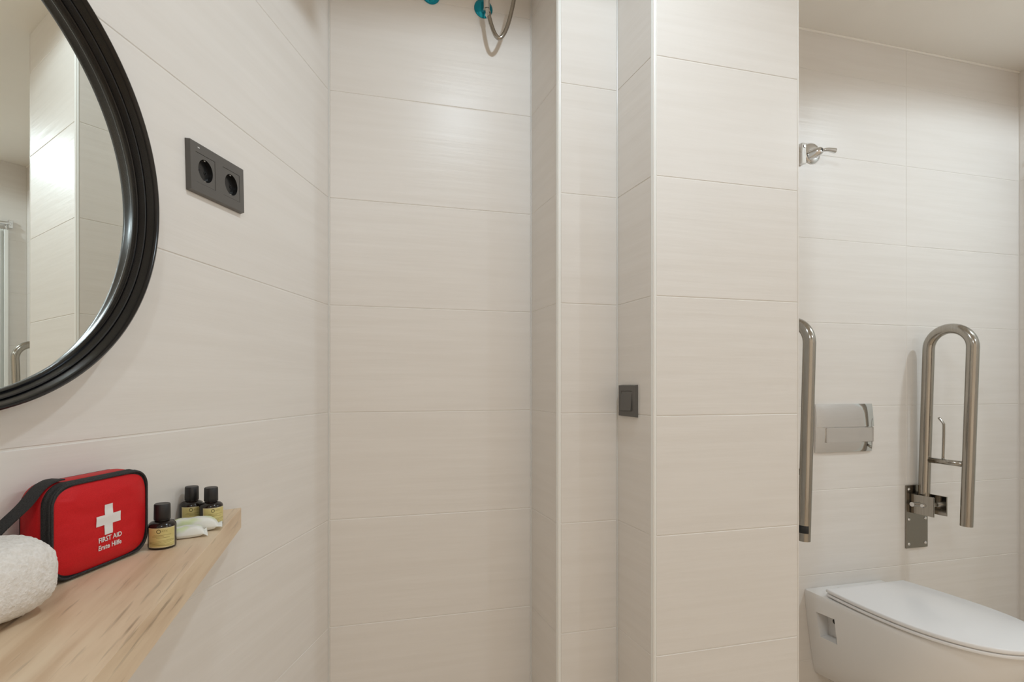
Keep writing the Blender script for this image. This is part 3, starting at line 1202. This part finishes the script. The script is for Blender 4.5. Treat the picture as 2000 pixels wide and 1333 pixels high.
# ------------------------------------------------------------------ fold-up grab bars
def make_bar(label, x, side, sticker=False):
    """side = +1: clamp opens to the right"""
    t = thing('grab_bar', label, 'grab bar', (x, Y_B, 0.0), 0, 'fold up grab bars beside the toilet')
    bm = bmesh.new()
    box(bm, -0.0535, 0.0535, -0.0055, -0.0003, 0.5455, 0.7830, 0.0018, 2)
    bp_ = build('base_plate', bm, M['dark_steel'], t)
    for sx in (-1, 1):
        for sz in (0.562, 0.655, 0.768):
            bm = bmesh.new()
            lathe(bm, [(0.0, 0.0092), (0.0035, 0.0088), (0.0058, 0.0070), (0.0062, 0.0052)], 16, '-y', (sx * 0.041, 0, sz))
            build('screw', bm, M['chrome'], bp_, smooth=True)
    # clamp: two cheeks and a web standing off the plate
    bm = bmesh.new()
    box(bm, -0.034, -0.029, -0.085, -0.0050, 0.680, 0.752, 0.0015, 2)
    box(bm, 0.029, 0.034, -0.085, -0.0050, 0.680, 0.752, 0.0015, 2)
    box(bm, -0.034, 0.034, -0.010, -0.0050, 0.680, 0.752, 0.0015, 2)
    build('hinge_clamp', bm, M['steel'], t)
    bm = bmesh.new()
    tube(bm, [(-0.041, -0.050, 0.716), (-0.036, -0.050, 0.716), (0.036, -0.050, 0.716), (0.041, -0.050, 0.716)], [0.006, 0.0085, 0.0085, 0.006], 16)
    build('hinge_pin', bm, M['chrome'], t, angle=50)
    bm = bmesh.new()
    tube(bm, [(-0.052, -0.024, 0.716), (-0.034, -0.024, 0.716)], [0.0085, 0.0085], 12)
    build('lock_bolt', bm, M['chrome'], t, angle=50)
    # loop: inner leg, arc, outer leg (leans a little into the room at its top)
    RT = 0.0178
    y1b, y1t, y2t, y2b = -0.0275, -0.0450, -0.1850, -0.1655
    zt = 1.292
    pts = [(0, y1b, 0.700), (0, (y1b + y1t) / 2, (0.70 + zt) / 2), (0, y1t, zt)]
    cy_, ra = (y1t + y2t) / 2, abs(y2t - y1t) / 2
    for k in range(1, 24):
        a_ = PI * k / 24
        pts.append((0, cy_ + ra * math.cos(a_), zt + ra * 1.0 * math.sin(a_)))
    pts += [(0, y2t, zt), (0, (y2t + y2b) / 2, (zt + 0.668) / 2), (0, y2b, 0.668)]
    bm = bmesh.new()
    tube(bm, pts, RT, 28)
    build('bar_loop', bm, M['steel'], t, angle=50)
    bm = bmesh.new()
    tube(bm, [(0, -0.045, 0.8825), (0, -0.160, 0.8825)], 0.0098, 18)
    build('crossbar', bm, M['steel'], t, smooth=True)
    bm = bmesh.new()
    tube(bm, spline([(0, -0.0925, 0.888), (0, -0.0945, 0.960), (0, -0.0950, 1.012), (0, -0.0925, 1.023), (0, -0.079, 1.041)], 5), 0.0040, 12)
    build('roll_hook', bm, M['steel'], t, smooth=True)
    if sticker:
        bm = bmesh.new()
        lathe(bm, [(RT + 0.0006, -0.012), (RT + 0.0010, -0.0115), (RT + 0.0010, 0.0115), (RT + 0.0006, 0.012)], 12, 'z', (0, y2b - 0.001, 0.706), R(150), R(262))
        build('sticker', bm, M['rubber'], t, smooth=True)
    return t


make_bar('polished steel fold up grab bar right of the toilet, fully visible', 2.157, 1)
make_bar('polished steel fold up grab bar left of the toilet, half hidden behind the pier', 1.460, -1, True)

# ------------------------------------------------------------------ folded shower screen (seen in the mirror)
t = thing('shower_screen', 'frosted shower screen with chrome top pivot, seen in the round mirror', 'shower screen', (X_R, 0, 0))
for y0, y1, xo in ((0.95, 1.425, -0.012), (0.94, 1.410, -0.024)):
    bm = bmesh.new()
    box(bm, xo - 0.004, xo + 0.004, y0, y1, 0.06, 2.035, 0.0015, 1)
    build('glass_leaf', bm, M['glass'], t)
bm = bmesh.new()
box(bm, -0.028, -0.006, 1.425, 1.445, 0.05, 2.035, 0.004, 2)
build('edge_profile', bm, M['trim'], t)
bm = bmesh.new()
tube(bm, spline([(-0.010, 1.457, 2.072), (-0.017, 1.445, 2.074), (-0.020, 1.43, 2.072), (-0.020, 1.34, 2.068), (-0.020, 0.95, 2.066)], 6), 0.0090, 14)
build('top_rail', bm, M['chrome'], t, smooth=True)
bm = bmesh.new()
box(bm, -0.014, -0.0003, 1.446, 1.468, 2.050, 2.094, 0.003, 2)
build('wall_flange', bm, M['chrome'], t)
bm = bmesh.new()
tube(bm, [(-0.018, 1.436, 2.030), (-0.018, 1.436, 2.066)], 0.006, 14)
build('pivot_pin', bm, M['chrome'], t, smooth=True)
